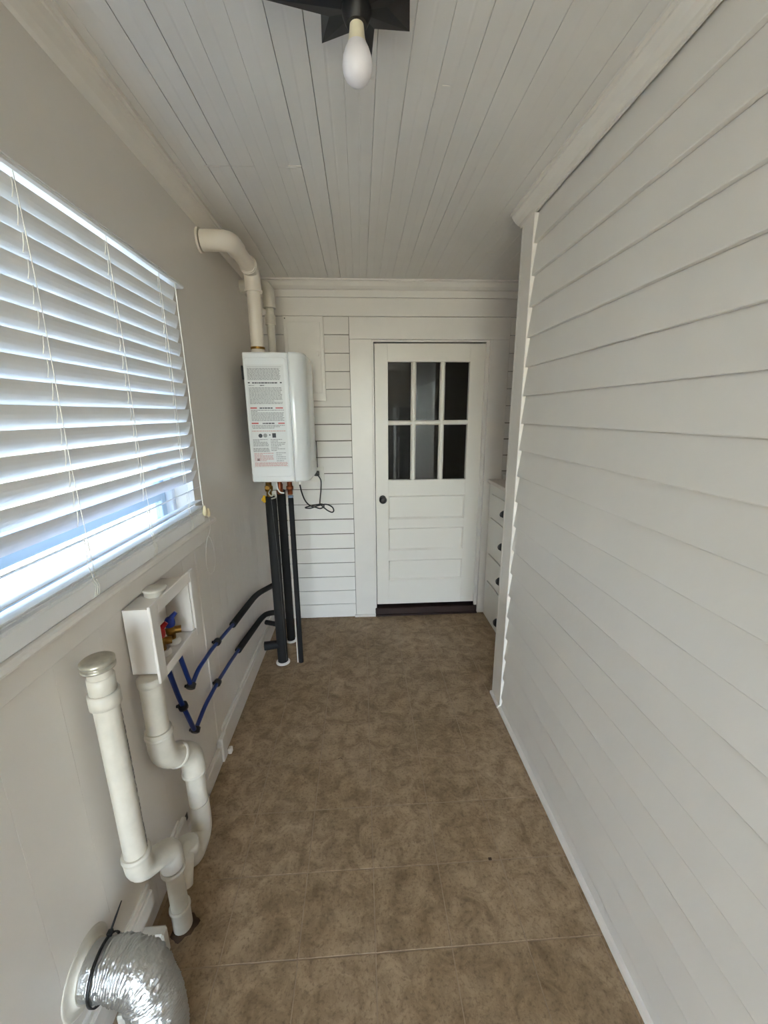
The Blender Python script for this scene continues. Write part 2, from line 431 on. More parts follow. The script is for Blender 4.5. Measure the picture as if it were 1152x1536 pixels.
# ------------------------------------------------------------------ left crown, baseboards
def crown(name, prof, axis, a0, a1, label):
    return struct(MB().prism(prof, axis, a0, a1).build(name, M['trim']), label, 'moulding')
cp = [(0, 0), (.008, 0), (.008, .008), (.015, .011), (.023, .013), (.040, .026), (.052, .041), (.057, .046), (.057, .053), (.070, .055), (.070, .064), (0, .064)]
cove = [(0, 0), (.010, .004), (.024, .014), (.038, .030), (.045, .042), (.050, .043), (.052, .049), (.060, .051), (.060, .064), (0, .064)]
crown('trim_3', [(XU + a, ZC - .064 + b) for a, b in cove], 'y', -1.2, 2.93, 'small white cove moulding along the left wall and ceiling')
bb = struct(MB().bbox(XLW, XLW + .018, 1.655, YB - .001, 0, .115, .004).bbox(XLW, XLW + .014, 1.655, YB - .001, .115, .135, .004)
            .bbox(XLW, XLW + .022, 1.20, 1.60, 0, .085, .004).build('baseboard_left', M['trim']), 'white worn baseboard along the foot of the left wall', 'baseboard')
MB().bbox(XLW, XLW + .030, 1.60, 1.652, 0, .13, .004).build('end_block', M['trim'], bb)
MB().bbox(XLW + .030, XLW + .048, 1.645, 1.672, 0, .03, .004).build('end_block', M['trim'], bb)
wb = struct(MB().bbox(XLW, XLW + .026, .30, .975, .105, .165, .004).bbox(XLW, XLW + .018, .30, .975, .165, .19, .004)
            .build('trim_4', M['trim']), 'short thick white strip low on the left wall behind the foil duct', 'trim')
w2 = struct(MB().bbox(XLW, XLW + .026, 1.065, 1.22, .085, .15, .004).bbox(XLW, XLW + .018, 1.065, 1.19, .15, .17, .004).build('trim_5', M['trim']),
            'short white strip on the left wall behind the trap pipes', 'trim')
MB().box(XLW - .004, XLW + .006, .976, 1.064, .12, .21).build('bare_wood', M['red_wood'], w2)
MB().box(XLW - .004, XLW + .008, 1.222, 1.262, .09, .15).build('bare_wood', M['red_wood'], w2)

# ------------------------------------------------------------------ back wall
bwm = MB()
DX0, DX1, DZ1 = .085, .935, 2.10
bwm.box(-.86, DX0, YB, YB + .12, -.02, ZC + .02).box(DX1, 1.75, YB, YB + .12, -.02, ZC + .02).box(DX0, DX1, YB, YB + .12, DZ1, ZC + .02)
M['seam_shade_board'] = mat('seam_shade_sheathing', srgb(104, 96, 84), .9, var=.2, vscale=20)  # sheathing coloured dark to paint shade into the siding seams
wbk = struct(bwm.build('wall_back', M['seam_shade_board']), 'white lapped siding wall around the far door', 'wall')
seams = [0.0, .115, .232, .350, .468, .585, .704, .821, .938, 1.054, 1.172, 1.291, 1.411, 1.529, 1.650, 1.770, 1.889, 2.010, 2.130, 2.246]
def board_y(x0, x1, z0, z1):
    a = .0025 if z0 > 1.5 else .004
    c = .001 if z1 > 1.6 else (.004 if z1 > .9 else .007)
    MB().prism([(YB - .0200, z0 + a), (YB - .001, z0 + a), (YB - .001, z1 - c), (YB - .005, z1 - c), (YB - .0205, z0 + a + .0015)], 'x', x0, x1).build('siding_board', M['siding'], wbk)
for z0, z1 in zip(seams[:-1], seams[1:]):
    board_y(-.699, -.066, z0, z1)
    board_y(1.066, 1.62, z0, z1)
# frieze boards and crown on the back wall
struct(MB().bbox(-.699, 1.62, 2.967, YB, 2.247, 2.361, .002).bbox(-.699, 1.62, 2.958, YB, 2.3615, 2.44, .002).build('trim_6', M['trim']),
       'wide flat white frieze board across the top of the back wall', 'trim')
crown('trim_7', [(YB - .018 - a * .95, ZC - .064 + b) for a, b in cp], 'x', -.66, 1.62, 'white stepped crown moulding above the far door')
# door casing
cs = thing('door_casing', 'wide flat white casing around the far door', 'door frame', (.5, 2.97, 0)); cs['kind'] = 'structure'
MB().bbox(-.063, .092, 2.963, YB, .0, 2.10, .002).build('side_casing', M['trim'], cs)
MB().bbox(.928, 1.064, 2.963, YB, .0, 2.10, .002).build('side_casing', M['trim'], cs)
MB().bbox(-.063, 1.064, 2.9625, YB, 2.101, 2.243, .002).build('head_casing', M['trim'], cs)
MB().bbox(-.075, .094, 2.953, YB, .0, .02, .002).build('plinth', M['trim'], cs)
MB().box(DX0, .104, YB, 3.07, 0, DZ1).box(.916, DX1, YB, 3.07, 0, DZ1).box(.104, .916, YB, 3.07, 2.088, DZ1).build('jamb', M['trim'], cs)
MB().bbox(.903, .916, 2.978, 2.998, .063, 2.088, .001).build('stop', M['trim'], cs)
th = struct(MB().bbox(.093, .927, 2.972, 3.11, -.001, .062, .006).bbox(.093, .927, 2.950, 2.974, -.001, .012, .004).build('trim_8', M['red_wood']),
            'dark red-brown wooden threshold under the far door', 'threshold')
# door
dr = thing('door_1', 'white half-glazed door with six dark panes and a black knob', 'door', (.51, 3.02, .08)); dr['kind'] = 'structure'
Y0, Y1 = 3.000, 3.040
panes_x = [(.205, .373), (.411, .584), (.622, .796)]
panes_z = [(1.110, 1.517), (1.552, 1.957)]
rails = MB()
rails.bbox(.109, .2045, Y0, Y1, .085, 2.080, .0015).build('stile', M['door'], dr)
MB().bbox(.7965, .912, Y0, Y1, .085, 2.080, .0015).build('stile', M['door'], dr)
zr = [(1.9575, 2.080), (.980, 1.1095), (.735, .819), (.470, .538), (.085, .281)]
zr = [(1.9575, 2.080), (.985, 1.1095), (.728, .802), (.462, .545), (.085, .292)]
for a, b in zr: MB().bbox(.2045, .7965, Y0, Y1, a, b, .0015).build('rail', M['door'], dr)
for (a, b) in ((.802, .985), (.545, .728), (.292, .462)):
    q = MB().box(.2045, .7965, Y0 + .012, Y1 - .012, a, b)
    q.prism([(Y0 + .012, b), (Y0 + .001, b), (Y0 + .012, b - .010)], 'x', .2045, .7965)
    q.prism([(Y0 + .012, a), (Y0 + .012, a + .014), (Y0 + .001, a)], 'x', .2045, .7965)
    q.prism([(.2045, Y0 + .012), (.2045, Y0 + .001), (.2145, Y0 + .012)], 'z', a, b)
    q.prism([(.7965, Y0 + .012), (.7865, Y0 + .012), (.7965, Y0 + .001)], 'z', a, b)
    q.build('door_panel', M['door'], dr)
for (a, b) in ((.373, .411), (.584, .622)):
    MB().prism([(a + .0005, Y0 + .012), (a + .011, Y0 + .001), (b - .011, Y0 + .001), (b - .0005, Y0 + .012), (b - .0005, Y1), (a + .0005, Y1)], 'z', 1.1095, 1.9575).build('muntin', M['door'], dr)
MB().prism([(Y0 + .011, 1.5175), (Y0, 1.526), (Y0, 1.543), (Y0 + .011, 1.5515), (Y1 - .001, 1.5515), (Y1 - .001, 1.5175)], 'x', .2045, .7965).build('muntin', M['door'], dr)
for a, b in panes_x:
    for c, d in panes_z: MB().box(a, b, Y0 + .018, Y0 + .022, c, d).build('pane', M['glass'], dr)
k_ = MB().lathe([(.024, 0), (.026, -.004), (.022, -.007), (.010, -.010), (.009, -.030), (.018, -.036), (.027, -.046), (.029, -.056), (.024, -.066), (.012, -.071), (.002, -.072)], (.160, Y0, .968), (0, 1, 0), 28)
k_.build('door_knob', M['black'], dr)
# closed dark room behind the door
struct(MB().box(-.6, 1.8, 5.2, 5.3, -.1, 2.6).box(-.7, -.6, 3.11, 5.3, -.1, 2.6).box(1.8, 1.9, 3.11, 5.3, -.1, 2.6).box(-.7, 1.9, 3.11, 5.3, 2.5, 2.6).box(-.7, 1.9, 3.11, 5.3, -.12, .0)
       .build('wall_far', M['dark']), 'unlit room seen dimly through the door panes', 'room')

# ------------------------------------------------------------------ right wall
rw = struct(MB().box(XR, .86, .30, 1.97, -.02, ZC + .02).build('wall_right', M['siding']),
            'white lapped siding wall running along the right side', 'wall')
RS = .12325
zb = 1.547 - RS * 13
k = 0
while zb < 2.40:
    z0 = max(zb, .0); z1 = min(zb + RS, 2.43)
    f = (z1 - z0) / RS
    pr = [(XR - .0165, z0 + .0035), (XR - .001, z0 + .0035), (XR - .001, z1), (XR - .003, z1 + .0005), (XR - .0175, z0 + .0065)]
    MB().prism(pr, 'y', .302, 1.858).build('siding_board', M['siding'], rw)
    zb += RS
    k += 1
struct(MB().bbox(XR - .022, XR - .0005, 1.8585, 1.971, .022, 2.405, .002).bbox(XR - .022, .882, 1.9715, 1.990, .022, 2.405, .002).build('trim_9', M['trim']),
       'white corner board at the end of the right siding wall', 'trim')
struct(MB().prism([(XR - .030, .0), (XR - .015, .0), (XR - .015, .020), (XR - .022, .018), (XR - .028, .010)], 'y', .302, 1.86)
       .bbox(XR - .034, XR - .001, 1.86, 1.995, .0, .020, .004).build('baseboard_right', M['trim']), 'thin white shoe strip along the foot of the right wall', 'baseboard')
crown('trim_10', [(XR - .013 - a * .85, ZC - .056 + b * .875) for a, b in cp], 'y', .302, 2.015, 'white crown moulding along the top of the right wall')

# alcove at the right end
struct(MB().box(1.62, 1.74, 1.70, 3.1, -.02, ZC + .02).box(.86, 1.74, 1.62, 1.72, -.02, ZC + .02).build('wall_alcove', M['siding']),
       'white wall enclosing the cabinet alcove beyond the right wall', 'wall')
# built-in drawers
cb = thing('drawer_cabinet', 'tall white built-in cabinet with four drawers right of the far door', 'cabinet', (1.2, 2.6, 0))
CX = .975; CY0, CY1 = 2.12, 2.957
MB().bbox(CX + .004, 1.60, CY0, CY1, .0, 1.085, .002).build('body', M['cabinet'], cb)
dz = [(.848, 1.052, .937), (.590, .835, .706), (.335, .578, .453), (.03, .322, .135)]
dz = [(.842, 1.018, .937), (.555, .834, .706), (.333, .547, .453), (.025, .322, .135)]
for (a, b, kz) in dz:
    d_ = MB().bbox(CX - .010, CX + .0035, CY0 + .03, CY1 - .075, a + .003, b - .003, .003).build('drawer', M['cabinet'], cb)
    cup = MB(); ys = 2.545; n = 10
    vs = []
    for i in range(n + 1):
        an = PI * i / n
        for (rr, ox) in ((.048, 0), (.046, .018), (.034, .034), (.006, .041)):
            vs.append((CX - .010 - ox, ys - math.cos(an) * rr * 1.15, kz + math.sin(an) * rr * .85 - .012))
    cup.add(vs, [(i * 4 + j, i * 4 + j + 1, (i + 1) * 4 + j + 1, (i + 1) * 4 + j) for i in range(n) for j in range(3)], True)
    cup.add([(CX - .010 - ox, ys + sg * rr * 1.15, kz - .012) for (rr, ox) in ((.048, 0), (.046, .018), (.034, .034), (.006, .041)) for sg in (-1, 1)], [(0, 1, 3, 2), (2, 3, 5, 4), (4, 5, 7, 6)])
    cup.build('cup_pull', M['black'], d_)
MB().bbox(.958, 1.61, CY0 - .02, 2.961, 1.086, 1.112, .003).build('counter_top', M['counter'], cb)
MB().bbox(1.07, 1.61, 2.945, 2.9615, 1.1125, 1.150, .002).build('backsplash', M['cabinet'], cb)

# ------------------------------------------------------------------ tankless water heater
wh = thing('water_heater', 'white tankless water heater with warning labels hung on the left wall', 'water heater', (-.45, 2.48, 1.226))
HZ0, HZ1 = 1.229, 1.920
MB().bbox(-.612, -.378, 2.27, 2.70, HZ0, HZ1, .006).build('body', M['heater'], wh)
pf = [(-.376, 2.2685)] + arc((-.366, 2.3435), .076, -PI / 2, 0, 9) + [(-.2885, 2.50)] + arc((-.366, 2.6265), .076, 0, PI / 2, 9) + [(-.376, 2.7015)]
fc = MB()
ins = [(p[0] - .004 if p[0] > -.33 else p[0], p[1]) for p in pf]
n = len(pf)
def shrink(pf, d): return [(-.376 + (p[0] + .376) * (1 - d), 2.485 + (p[1] - 2.485) * (1 - d * .4)) for p in pf]
layers = [(HZ0 - .001, .10), (HZ0 + .004, .03), (HZ0 + .012, 0), (HZ1 - .012, 0), (HZ1 - .004, .03), (HZ1 + .001, .10)]
vs = []
for z_, d in layers: vs += [(a, b, z_) for a, b in shrink(pf, d)]
fs = [(l * n + i, l * n + (i + 1) % n, (l + 1) * n + (i + 1) % n, (l + 1) * n + i) for l in range(5) for i in range(n)]
fc.add(vs, fs, True); fc.add(vs[:n], [tuple(range(n))[::-1]]); fc.add(vs[-n:], [tuple(range(n))])
fc.build('front_cover', M['heater'], wh)
MB().bbox(-.6895, -.612, 2.57, 2.66, HZ0 + .05, HZ1 - .03, .003).build('wall_bracket', M['black'], wh)
MB().bbox(-.624, -.6125, 2.276, 2.30, HZ0 + .555, HZ0 + .625, .003).build('side_clip', M['black'], wh)
MB().bbox(-.2895, -.2855, 2.655, 2.668, HZ0 + .03, HZ0 + .20, .001).build('cover_slot', M['black'], wh)
# embossed rectangle on the side panel
em = MB(); RX0, RX1, RZ0, RZ1 = -.607, -.388, 1.262, 1.892
rr = [(RX1 - .02 + .02 * math.cos(a), RZ1 - .02 + .02 * math.sin(a)) for a in [i * PI / 12 for i in range(7)]] + [(RX0 + .02 + .02 * math.cos(a), RZ1 - .02 + .02 * math.sin(a)) for a in [PI / 2 + i * PI / 12 for i in range(7)]] + \
     [(RX0 + .02 + .02 * math.cos(a), RZ0 + .02 + .02 * math.sin(a)) for a in [PI + i * PI / 12 for i in range(7)]] + [(RX1 - .02 + .02 * math.cos(a), RZ0 + .02 + .02 * math.sin(a)) for a in [1.5 * PI + i * PI / 12 for i in range(7)]]
em.tube([(a, 2.2695, b) for a, b in rr] + [(rr[0][0], 2.2695, rr[0][1])], .0012, 6, cap=False)
em.build('embossed_line', M['heater'], wh)
lb = MB().box(-.600, -.402, 2.2688, 2.2699, 1.312, 1.858).build('label', M['label'], wh)
# printing on the label: rows of small type, headings, pictograms
rnd = random.Random(3)
ink = {k: MB() for k in ('ink', 'ink_dark', 'ink_red', 'ink_pink')}
LY0, LY1 = 2.2683, 2.2689
def dash(kind, x0, x1, z0, z1): ink[kind].box(x0, x1, LY0, LY1, z0, z1)
def words(kind, x0, x1, z, h=.0036, fill=1.0):
    x = x0
    while x < x1 - .003:
        w = min(rnd.uniform(.005, .017), x1 - x)
        if rnd.random() < fill: dash(kind, x, x + w, z, z + h)
        x += w + .0022
def block(kind, x0, x1, z1, z0, step=.0068, ragged=.25):
    z = z1
    while z > z0:
        xr = x1 - (rnd.uniform(.02, x1 - x0 - .03) if rnd.random() < ragged else rnd.uniform(0, .008))
        words(kind, x0, xr, z); z -= step
dash('ink', -.592, -.412, 1.846, 1.8475)
block('ink', -.592, -.418, 1.836, 1.778, .0062, .12)
dash('ink_dark', -.592, -.582, 1.763, 1.769)
words('ink_dark', -.570, -.438, 1.762, .006)
dash('ink_dark', -.424, -.414, 1.763, 1.769)
words('ink', -.590, -.56, 1.750); words('ink_dark', -.53, -.508, 1.750, .004)
block('ink', -.590, -.414, 1.738, 1.650)
dash('ink_red', -.590, -.555, 1.632, 1.639); words('ink_dark', -.541, -.470, 1.632, .006); dash('ink_red', -.456, -.416, 1.632, 1.638)
block('ink', -.588, -.412, 1.622, 1.566)
dash('ink_red', -.590, -.553, 1.551, 1.558); words('ink_dark', -.541, -.460, 1.551, .006, .8); dash('ink_red', -.447, -.412, 1.551, 1.557)
words('ink', -.590, -.412, 1.541); words('ink', -.590, -.44, 1.534); words('ink', -.586, -.47, 1.527)
words('ink_pink', -.592, -.410, 1.511, .004)
ink['ink_dark'].lathe([(.011, 0), (.011, .0008)], (-.548, LY0, 1.488), (0, 1, 0), 18)
ink['ink'].lathe([(.011, 0), (.011, .0006)], (-.522, LY0 + .0002, 1.489), (0, 1, 0), 18)
ink['ink_dark'].lathe([(.004, 0), (.004, .0008)], (-.497, LY0, 1.492), (0, 1, 0), 12)
ink['ink_dark'].bbox(-.484, -.464, LY0, LY1, 1.477, 1.501, .0002)
block('ink', -.590, -.505, 1.465, 1.430); block('ink', -.495, -.412, 1.465, 1.405, .0085, .3)
block('ink', -.592, -.500, 1.418, 1.398, .006, 0); block('ink_pink', -.590, -.480, 1.390, 1.345)
block('ink', -.470, -.410, 1.392, 1.345, .011, .3)
ink['ink_dark'].bbox(-.575, -.562, LY0, LY1, 1.352, 1.362, .0002)
block('ink_pink', -.590, -.408, 1.338, 1.318, .006, 0)
for kk, mb_ in ink.items(): mb_.build('printing', M[kk], lb)['kind'] = 'stuff'
# connections under and on top of the heater
MB().lathe([(.034, 0), (.040, .003), (.040, .012), (.036, .02), (.036, .030)], (-.556, 2.40, HZ1), n=24).build('vent_collar', M['pvc_new'], wh)
MB().lathe([(.024, 0), (.024, .018)], (-.520, 2.615, HZ1), n=20).build('intake_collar', M['black_plastic'], wh)
fit = MB()
fit.lathe([(.016, 0), (.016, .03), (.022, .032), (.024, .045), (.024, .062), (.018, .064), (.018, .105)], (-.552, 2.385, 1.125), n=12)
fit.tube([(-.552, 2.375, 1.185), (-.552, 2.34, 1.185)], .012, 10)
fit.build('brass_valve', M['brass'], wh)
fit = MB().lathe([(.015, 0), (.015, .03), (.021, .032), (.021, .05), (.015, .052), (.015, .09)], (-.428, 2.385, 1.135), n=12)
fit.build('brass_valve', M['copper'], wh)
MB().lathe([(.016, 0), (.019, .02), (.019, .06), (.014, .07), (.014, .10)], (-.50, 2.45, 1.126), n=12).build('copper_fitting', M['copper'], wh)
MB().bbox(-.581, -.566, 2.338, 2.350, 1.095, 1.140, .004).bbox(-.588, -.574, 2.335, 2.352, 1.105, 1.125, .003).build('valve_handle', M['yellow'], wh)
MB().tube(bend([(-.53, 2.335, 1.175), (-.545, 2.325, 1.155), (-.525, 2.325, 1.135), (-.512, 2.33, 1.150), (-.50, 2.335, 1.128), (-.53, 2.335, 1.12)], .02), .004, 8).build('hose_clip', M['chrome'], wh)
MB().tube(bend([(-.495, 2.34, 1.229), (-.492, 2.34, 1.18), (-.478, 2.34, 1.155), (-.455, 2.34, 1.152)], .02), .0045, 8).build('sensor_wire', M['cord'], wh)
MB().lathe([(.016, 0), (.016, .012)], (-.425, 2.377, 1.118), n=14).build('pipe_band', mat('pale_blue_tape', srgb(120, 140, 170), .5), wh)
# power cord
MB().lathe([(.008, 0), (.006, .02)], (-.355, 2.30, HZ0 - .02), n=10).build('cord_gland', M['outlet'], wh)
pc = [(-.355, 2.30, 1.209), (-.350, 2.32, 1.16), (-.338, 2.36, 1.10), (-.318, 2.42, 1.055), (-.290, 2.46, 1.035), (-.262, 2.48, 1.022), (-.240, 2.49, 1.034), (-.255, 2.49, 1.048),
      (-.300, 2.47, 1.046), (-.345, 2.46, 1.038), (-.352, 2.46, 1.032), (-.320, 2.46, 1.030), (-.270, 2.47, 1.044), (-.225, 2.48, 1.048), (-.190, 2.49, 1.028), (-.180, 2.49, 1.005),
      (-.192, 2.49, .993), (-.222, 2.49, 1.008), (-.255, 2.50, 1.036), (-.268, 2.52, 1.042), (-.274, 2.60, 1.06), (-.278, 2.72, 1.10), (-.290, 2.86, 1.14), (-.318, 2.93, 1.168), (-.328, 2.948, 1.176)]
pcs = []
P_ = [Vector(p) for p in pc]
for i in range(len(P_) - 1):
    p0 = P_[max(i - 1, 0)]; p1 = P_[i]; p2 = P_[i + 1]; p3 = P_[min(i + 2, len(P_) - 1)]
    for k in range(5):
        t = k / 5
        pcs.append(.5 * ((2 * p1) + (p2 - p0) * t + (2 * p0 - 5 * p1 + 4 * p2 - p3) * t * t + (3 * p1 - p0 - 3 * p2 + p3) * t ** 3))
pcs.append(P_[-1])
MB().tube(pcs, .0042, 8).build('power_cord', M['black_plastic'], wh)
MB().bbox(-.346, -.310, 2.944, 2.9655, 1.158, 1.196, .005).build('plug', M['black_plastic'], wh)
ou = thing('electrical_outlet', 'flat white outlet on the siding under the heater, holding the black plug', 'outlet', (-.33, 2.972, 1.13))
MB().bbox(-.375, -.275, 2.966, 2.9725, 1.115, 1.222, .002).build('cover_plate', M['outlet'], ou)
MB().bbox(-.345, -.305, 2.9645, 2.967, 1.123, 1.150, .003).build('socket', M['outlet'], ou)

# electrical panel on the back wall
ep = thing('breaker_panel', 'flat white painted electrical panel cover on the back wall behind the heater', 'electrical panel', (-.37, 2.97, 1.68))
MB().bbox(-.505, -.236, 2.950, 2.9735, 1.690, 2.243, .003).build('panel_frame', M['trim'], ep)
MB().bbox(-.480, -.258, 2.9435, 2.9505, 1.745, 2.205, .002).build('panel_door', M['trim'], ep)
MB().bbox(-.285, -.272, 2.938, 2.944, 1.985, 2.02, .002).build('latch', M['trim'], ep)
MB().lathe([(.004, 0), (.004, .003)], (-.492, 2.948, 2.228), (0, 1, 0), 8).build('screw', M['black'], ep)

# ------------------------------------------------------------------ vent pipes
vp = thing('vent_pipe', 'thick white plastic vent pipe rising from the heater and elbowing into the left wall', 'pipe', (-.556, 2.40, 1.95))
R = .037
MB().tube([(-.556, 2.40, HZ1 + .0305), (-.556, 2.40, 2.262)], R - .001, 24).build('riser', M['pvc_new'], vp)
MB().lathe([(.0385, 0), (.0385, .012)], (-.556, 2.40, HZ1 + .030), n=24).build('clamp', M['brass'], vp)
MB().tube(bend([(-.556, 2.40, 2.240), (-.556, 2.40, 2.345), (-.556, 2.31, 2.345)], .06, 8), R + .005, 24).build('elbow', M['pvc_new'], vp)
MB().tube([(-.556, 2.325, 2.345), (-.556, 2.09, 2.345)], R - .001, 24).build('pipe_run', M['pvc_new'], vp)
MB().tube(bend([(-.556, 2.13, 2.345), (-.556, 2.03, 2.345), (-.675, 2.03, 2.345)], .075, 10), R + .005, 24).build('elbow', M['pvc_new'], vp)
MB().lathe([(R + .012, 0), (R + .012, .010)], (-.6895, 2.03, 2.345), (1, 0, 0), 24).build('collar', M['pvc_new'], vp)
MB().lathe([(R + .009, 0), (R + .009, .010)], (-.556, 2.318, 2.345), (0, 1, 0), 24).build('collar', M['pvc_new'], vp)
MB().lathe([(R + .009, 0), (R + .009, .010)], (-.556, 2.40, 2.238), n=24).build('collar', M['pvc_new'], vp)
ip = thing('air_intake_pipe', 'thinner white pipe behind the vent riser, turning towards the wall corner', 'pipe', (-.520, 2.615, 1.94))
MB().tube([(-.520, 2.615, HZ1 + .0185), (-.520, 2.615, 2.24)], .023, 20).build('riser', M['pvc'], ip)
MB().lathe([(.031, 0), (.031, .05), (.028, .055)], (-.520, 2.615, 2.12), n=20).build('coupling', M['pvc'], ip)
MB().tube(bend([(-.520, 2.615, 2.21), (-.520, 2.615, 2.335), (-.6895, 2.66, 2.335)], .07, 8), .036, 20).build('elbow', M['pvc'], ip)
MB().bbox(-.6895, -.676, 2.735, 2.79, 2.31, 2.42, .002).build('flange_plate', M['trim'], ip)

# ------------------------------------------------------------------ insulated pipes below the heater
def inspipe(label, x, y, r, z1, collar=True, n=20):
    t = thing('insulated_pipe', label, 'pipe', (x, y, 0))
    MB().lathe([(r, .002), (r, z1 * .5), (r * 1.02, z1 - .004), (r * .8, z1)], (x, y, 0), n=n).build('foam_sleeve', M['black_foam'], t)
    if collar: MB().lathe([(r + .012, 0), (r + .012, .006), (r + .004, .012)], (x, y, 0), n=n).build('floor_collar', M['trim'], t)
    return t
p1 = inspipe('thickest black foam-covered pipe under the heater, nearest the left wall', -.545, 2.385, .033, 1.126)
MB().tube([(-.550, 2.385, .135), (-.655, 2.375, .130)], [.026, .029], 16).build('side_stub', M['black_foam'], p1)
MB().tube([(-.550, 2.40, .265), (-.655, 2.46, .255)], .016, 16).build('side_stub', M['black_foam'], p1)
MB().tube([(-.535, 2.352, 1.12), (-.52, 2.351, .7), (-.515, 2.354, .03)], .0004, 5).build('sleeve_seam', M['ink'], p1)
p2 = inspipe('black foam-covered pipe behind the thickest one, ending in a white floor ring', -.535, 2.645, .028, 1.118)
p3 = inspipe('thin black foam-covered pipe, rightmost under the heater', -.425, 2.377, .0155, 1.116, False)
MB().tube([(-.446, 2.372, 1.12), (-.446, 2.372, .002)], .0032, 8).build('white_tube', M['cord'], p3)

# ------------------------------------------------------------------ blue water tubes
def waterline(label, blue, foam, rings):
    t = thing('water_tube', label, 'pipe', tuple(blue[0]))
    MB().tube(bend(blue, .035), .0085, 12).build('blue_tube', M['pex'], t)
    MB().tube(bend(foam, .09, 8), .0175, 16).build('foam_sleeve', M['black_foam'], t)
    for (p, d) in rings:
        d = Vector(d).normalized()
        MB().lathe([(.011, -.012), (.017, -.009), (.017, .009), (.011, .012)], p, d, 14).tube([Vector(p), (XLW - .001 + .012, p[1], p[2])], .006, 8).build('clip', M['black_plastic'], t)
    return t
XP = -.670
waterline('upper blue water tube with a V bend beside the valve box', [(XP, 1.306, .848), (XP, 1.325, .75), (XP, 1.372, .600), (XP, 1.385, .588), (XP, 1.45, .610), (XP, 1.60, .604), (XP, 1.80, .575), (XP, 1.90, .560)],
          [(XP, 1.885, .562), (XP, 2.05, .545), (XP, 2.35, .510), (-.62, 2.60, .46)], [((XP, 1.375, .590), (0, .6, .4)), ((XP, 1.668, .598), (0, 1, -.05))])
waterline('lower blue water tube with a deep V bend below the valve box', [(XP, 1.226, .848), (XP, 1.235, .76), (XP, 1.275, .62), (XP, 1.352, .410), (XP, 1.375, .405), (XP, 1.47, .425), (XP, 1.63, .424), (XP, 1.80, .408), (XP, 1.94, .388)],
          [(XP, 1.925, .390), (XP, 2.15, .355), (XP, 2.40, .315), (-.655, 2.50, .30), (-.56, 2.53, .29)], [((XP, 1.362, .402), (0, .6, .4)), ((XP, 1.615, .424), (0, 1, 0)), ((XP, 1.295, .565), (0, .35, -1))])

# ------------------------------------------------------------------ washer valve box
vb = thing('valve_box', 'white wall-mounted washer valve box with one red and one blue valve', 'valve box', (-.65, 1.2, .86))
FX = -.600
b_ = MB()
for (a0, a1, c0, c1) in ((1.079, 1.086, .853, 1.062), (1.306, 1.312, .853, 1.062), (1.086, 1.306, .853, .862), (1.086, 1.306, 1.055, 1.062)):
    b_.bbox(-.689, FX - .0005, a0, a1, c0, c1, .001)
b_.bbox(-.6895, -.685, 1.086, 1.306, .862, 1.055, .001)
b_.build('box', M['white_plastic'], vb)
f_ = MB()
F0, F1, G0, G1 = 1.045, 1.338, .842, 1.086
f_.bbox(FX, FX + .008, F0, F0 + .042, G0, G1, .002).bbox(FX, FX + .008, F1 - .028, F1, G0, G1, .002)
f_.bbox(FX, FX + .008, F0 + .042, F1 - .028, G0, G0 + .030, .002).bbox(FX, FX + .008, F0 + .042, F1 - .028, G1 - .040, G1, .002)
f_.build('face_frame', M['white_plastic'], vb)
for (yv, zv, cm) in ((1.165, .868, 'red'), (1.232, .866, 'blue')):
    v_ = MB().lathe([(.026, 0), (.026, .008), (.020, .009), (.020, .016)], (-.640, yv, .865), n=20).build('seal_ring', M['white_plastic'], vb)
    q = MB().lathe([(.013, 0), (.013, .020), (.016, .022), (.016, .040), (.010, .042), (.010, .055)], (-.640, yv, .878), n=14)
    q.tube([(-.640, yv, .910), (-.612, yv + .012, .908)], .012, 12)
    q.build('brass_valve', M['brass'], vb)
    MB().lathe([(.014, 0), (.016, .006), (.016, .022), (.011, .03)], (-.640, yv, .925), n=10).tube([(-.640, yv, .948), (-.622, yv + .012, .968)], [.010, .007], 8).build('valve_handle', M[cm], vb)
MB().lathe([(.031, 0), (.031, .014), (.034, .015), (.034, .020), (.031, .022), (.010, .0225), (.001, .0225)], (-.646, 1.185, 1.0622), n=24).build('drain_cap', M['pvc'], vb)

# ------------------------------------------------------------------ standpipe A
sa = thing('drain_pipes', 'joined white drain pipes by the left wall, with capped standpipe and trap', 'pipe', (-.615, .97, 0))
RA = .0285
def pipe(pts, r, name, parent, m='pvc', b=.05, n=22): return MB().tube(bend(pts, b, 8), r, n).build(name, M[m], parent)
AX, AY = -.632, .872
def vcollar(x, y, z, r, h, parent, m='pvc', name='coupling'):
    return MB().lathe([(r - .004, 0), (r, .002), (r, h - .002), (r - .004, h)], (x, y, z), n=24).build(name, M[m], parent)
pipe([(AX, AY, .415), (AX, AY, .95)], RA, 'riser', sa)
vcollar(AX, AY, .918, RA + .006, .040, sa)
vcollar(AX, AY, .955, RA + .001, .045, sa, name='adapter')
MB().lathe([(RA - .002, 0), (RA - .002, .022)], (AX, AY, .998), n=24).build('neck', M['pvc'], sa)
MB().lathe([(RA + .003, 0), (RA + .008, .003), (RA + .008, .009), (RA + .003, .011), (RA + .003, .014), (RA + .008, .016), (RA + .008, .023), (RA + .002, .027), (.004, .0275)], (AX, AY, 1.018), n=28).build('cap', M['chrome'], sa)
pr_ = MB()
z = .90
d0 = Vector((.93, .36, 0)).normalized()
tn = Vector((-d0.y, d0.x, 0))
while z > .45:
    h = rnd.uniform(.006, .016)
    for q in (-1, 1):
        if rnd.random() < .8:
            c = Vector((AX, AY, z)) + d0 * (RA + .0004) + tn * (q * .0022)
            pr_.add([c + tn * a * .0018 + Vector((0, 0, b)) for a, b in ((-1, 0), (1, 0), (1, -h), (-1, -h))], [(0, 1, 2, 3)])
    z -= h + .003
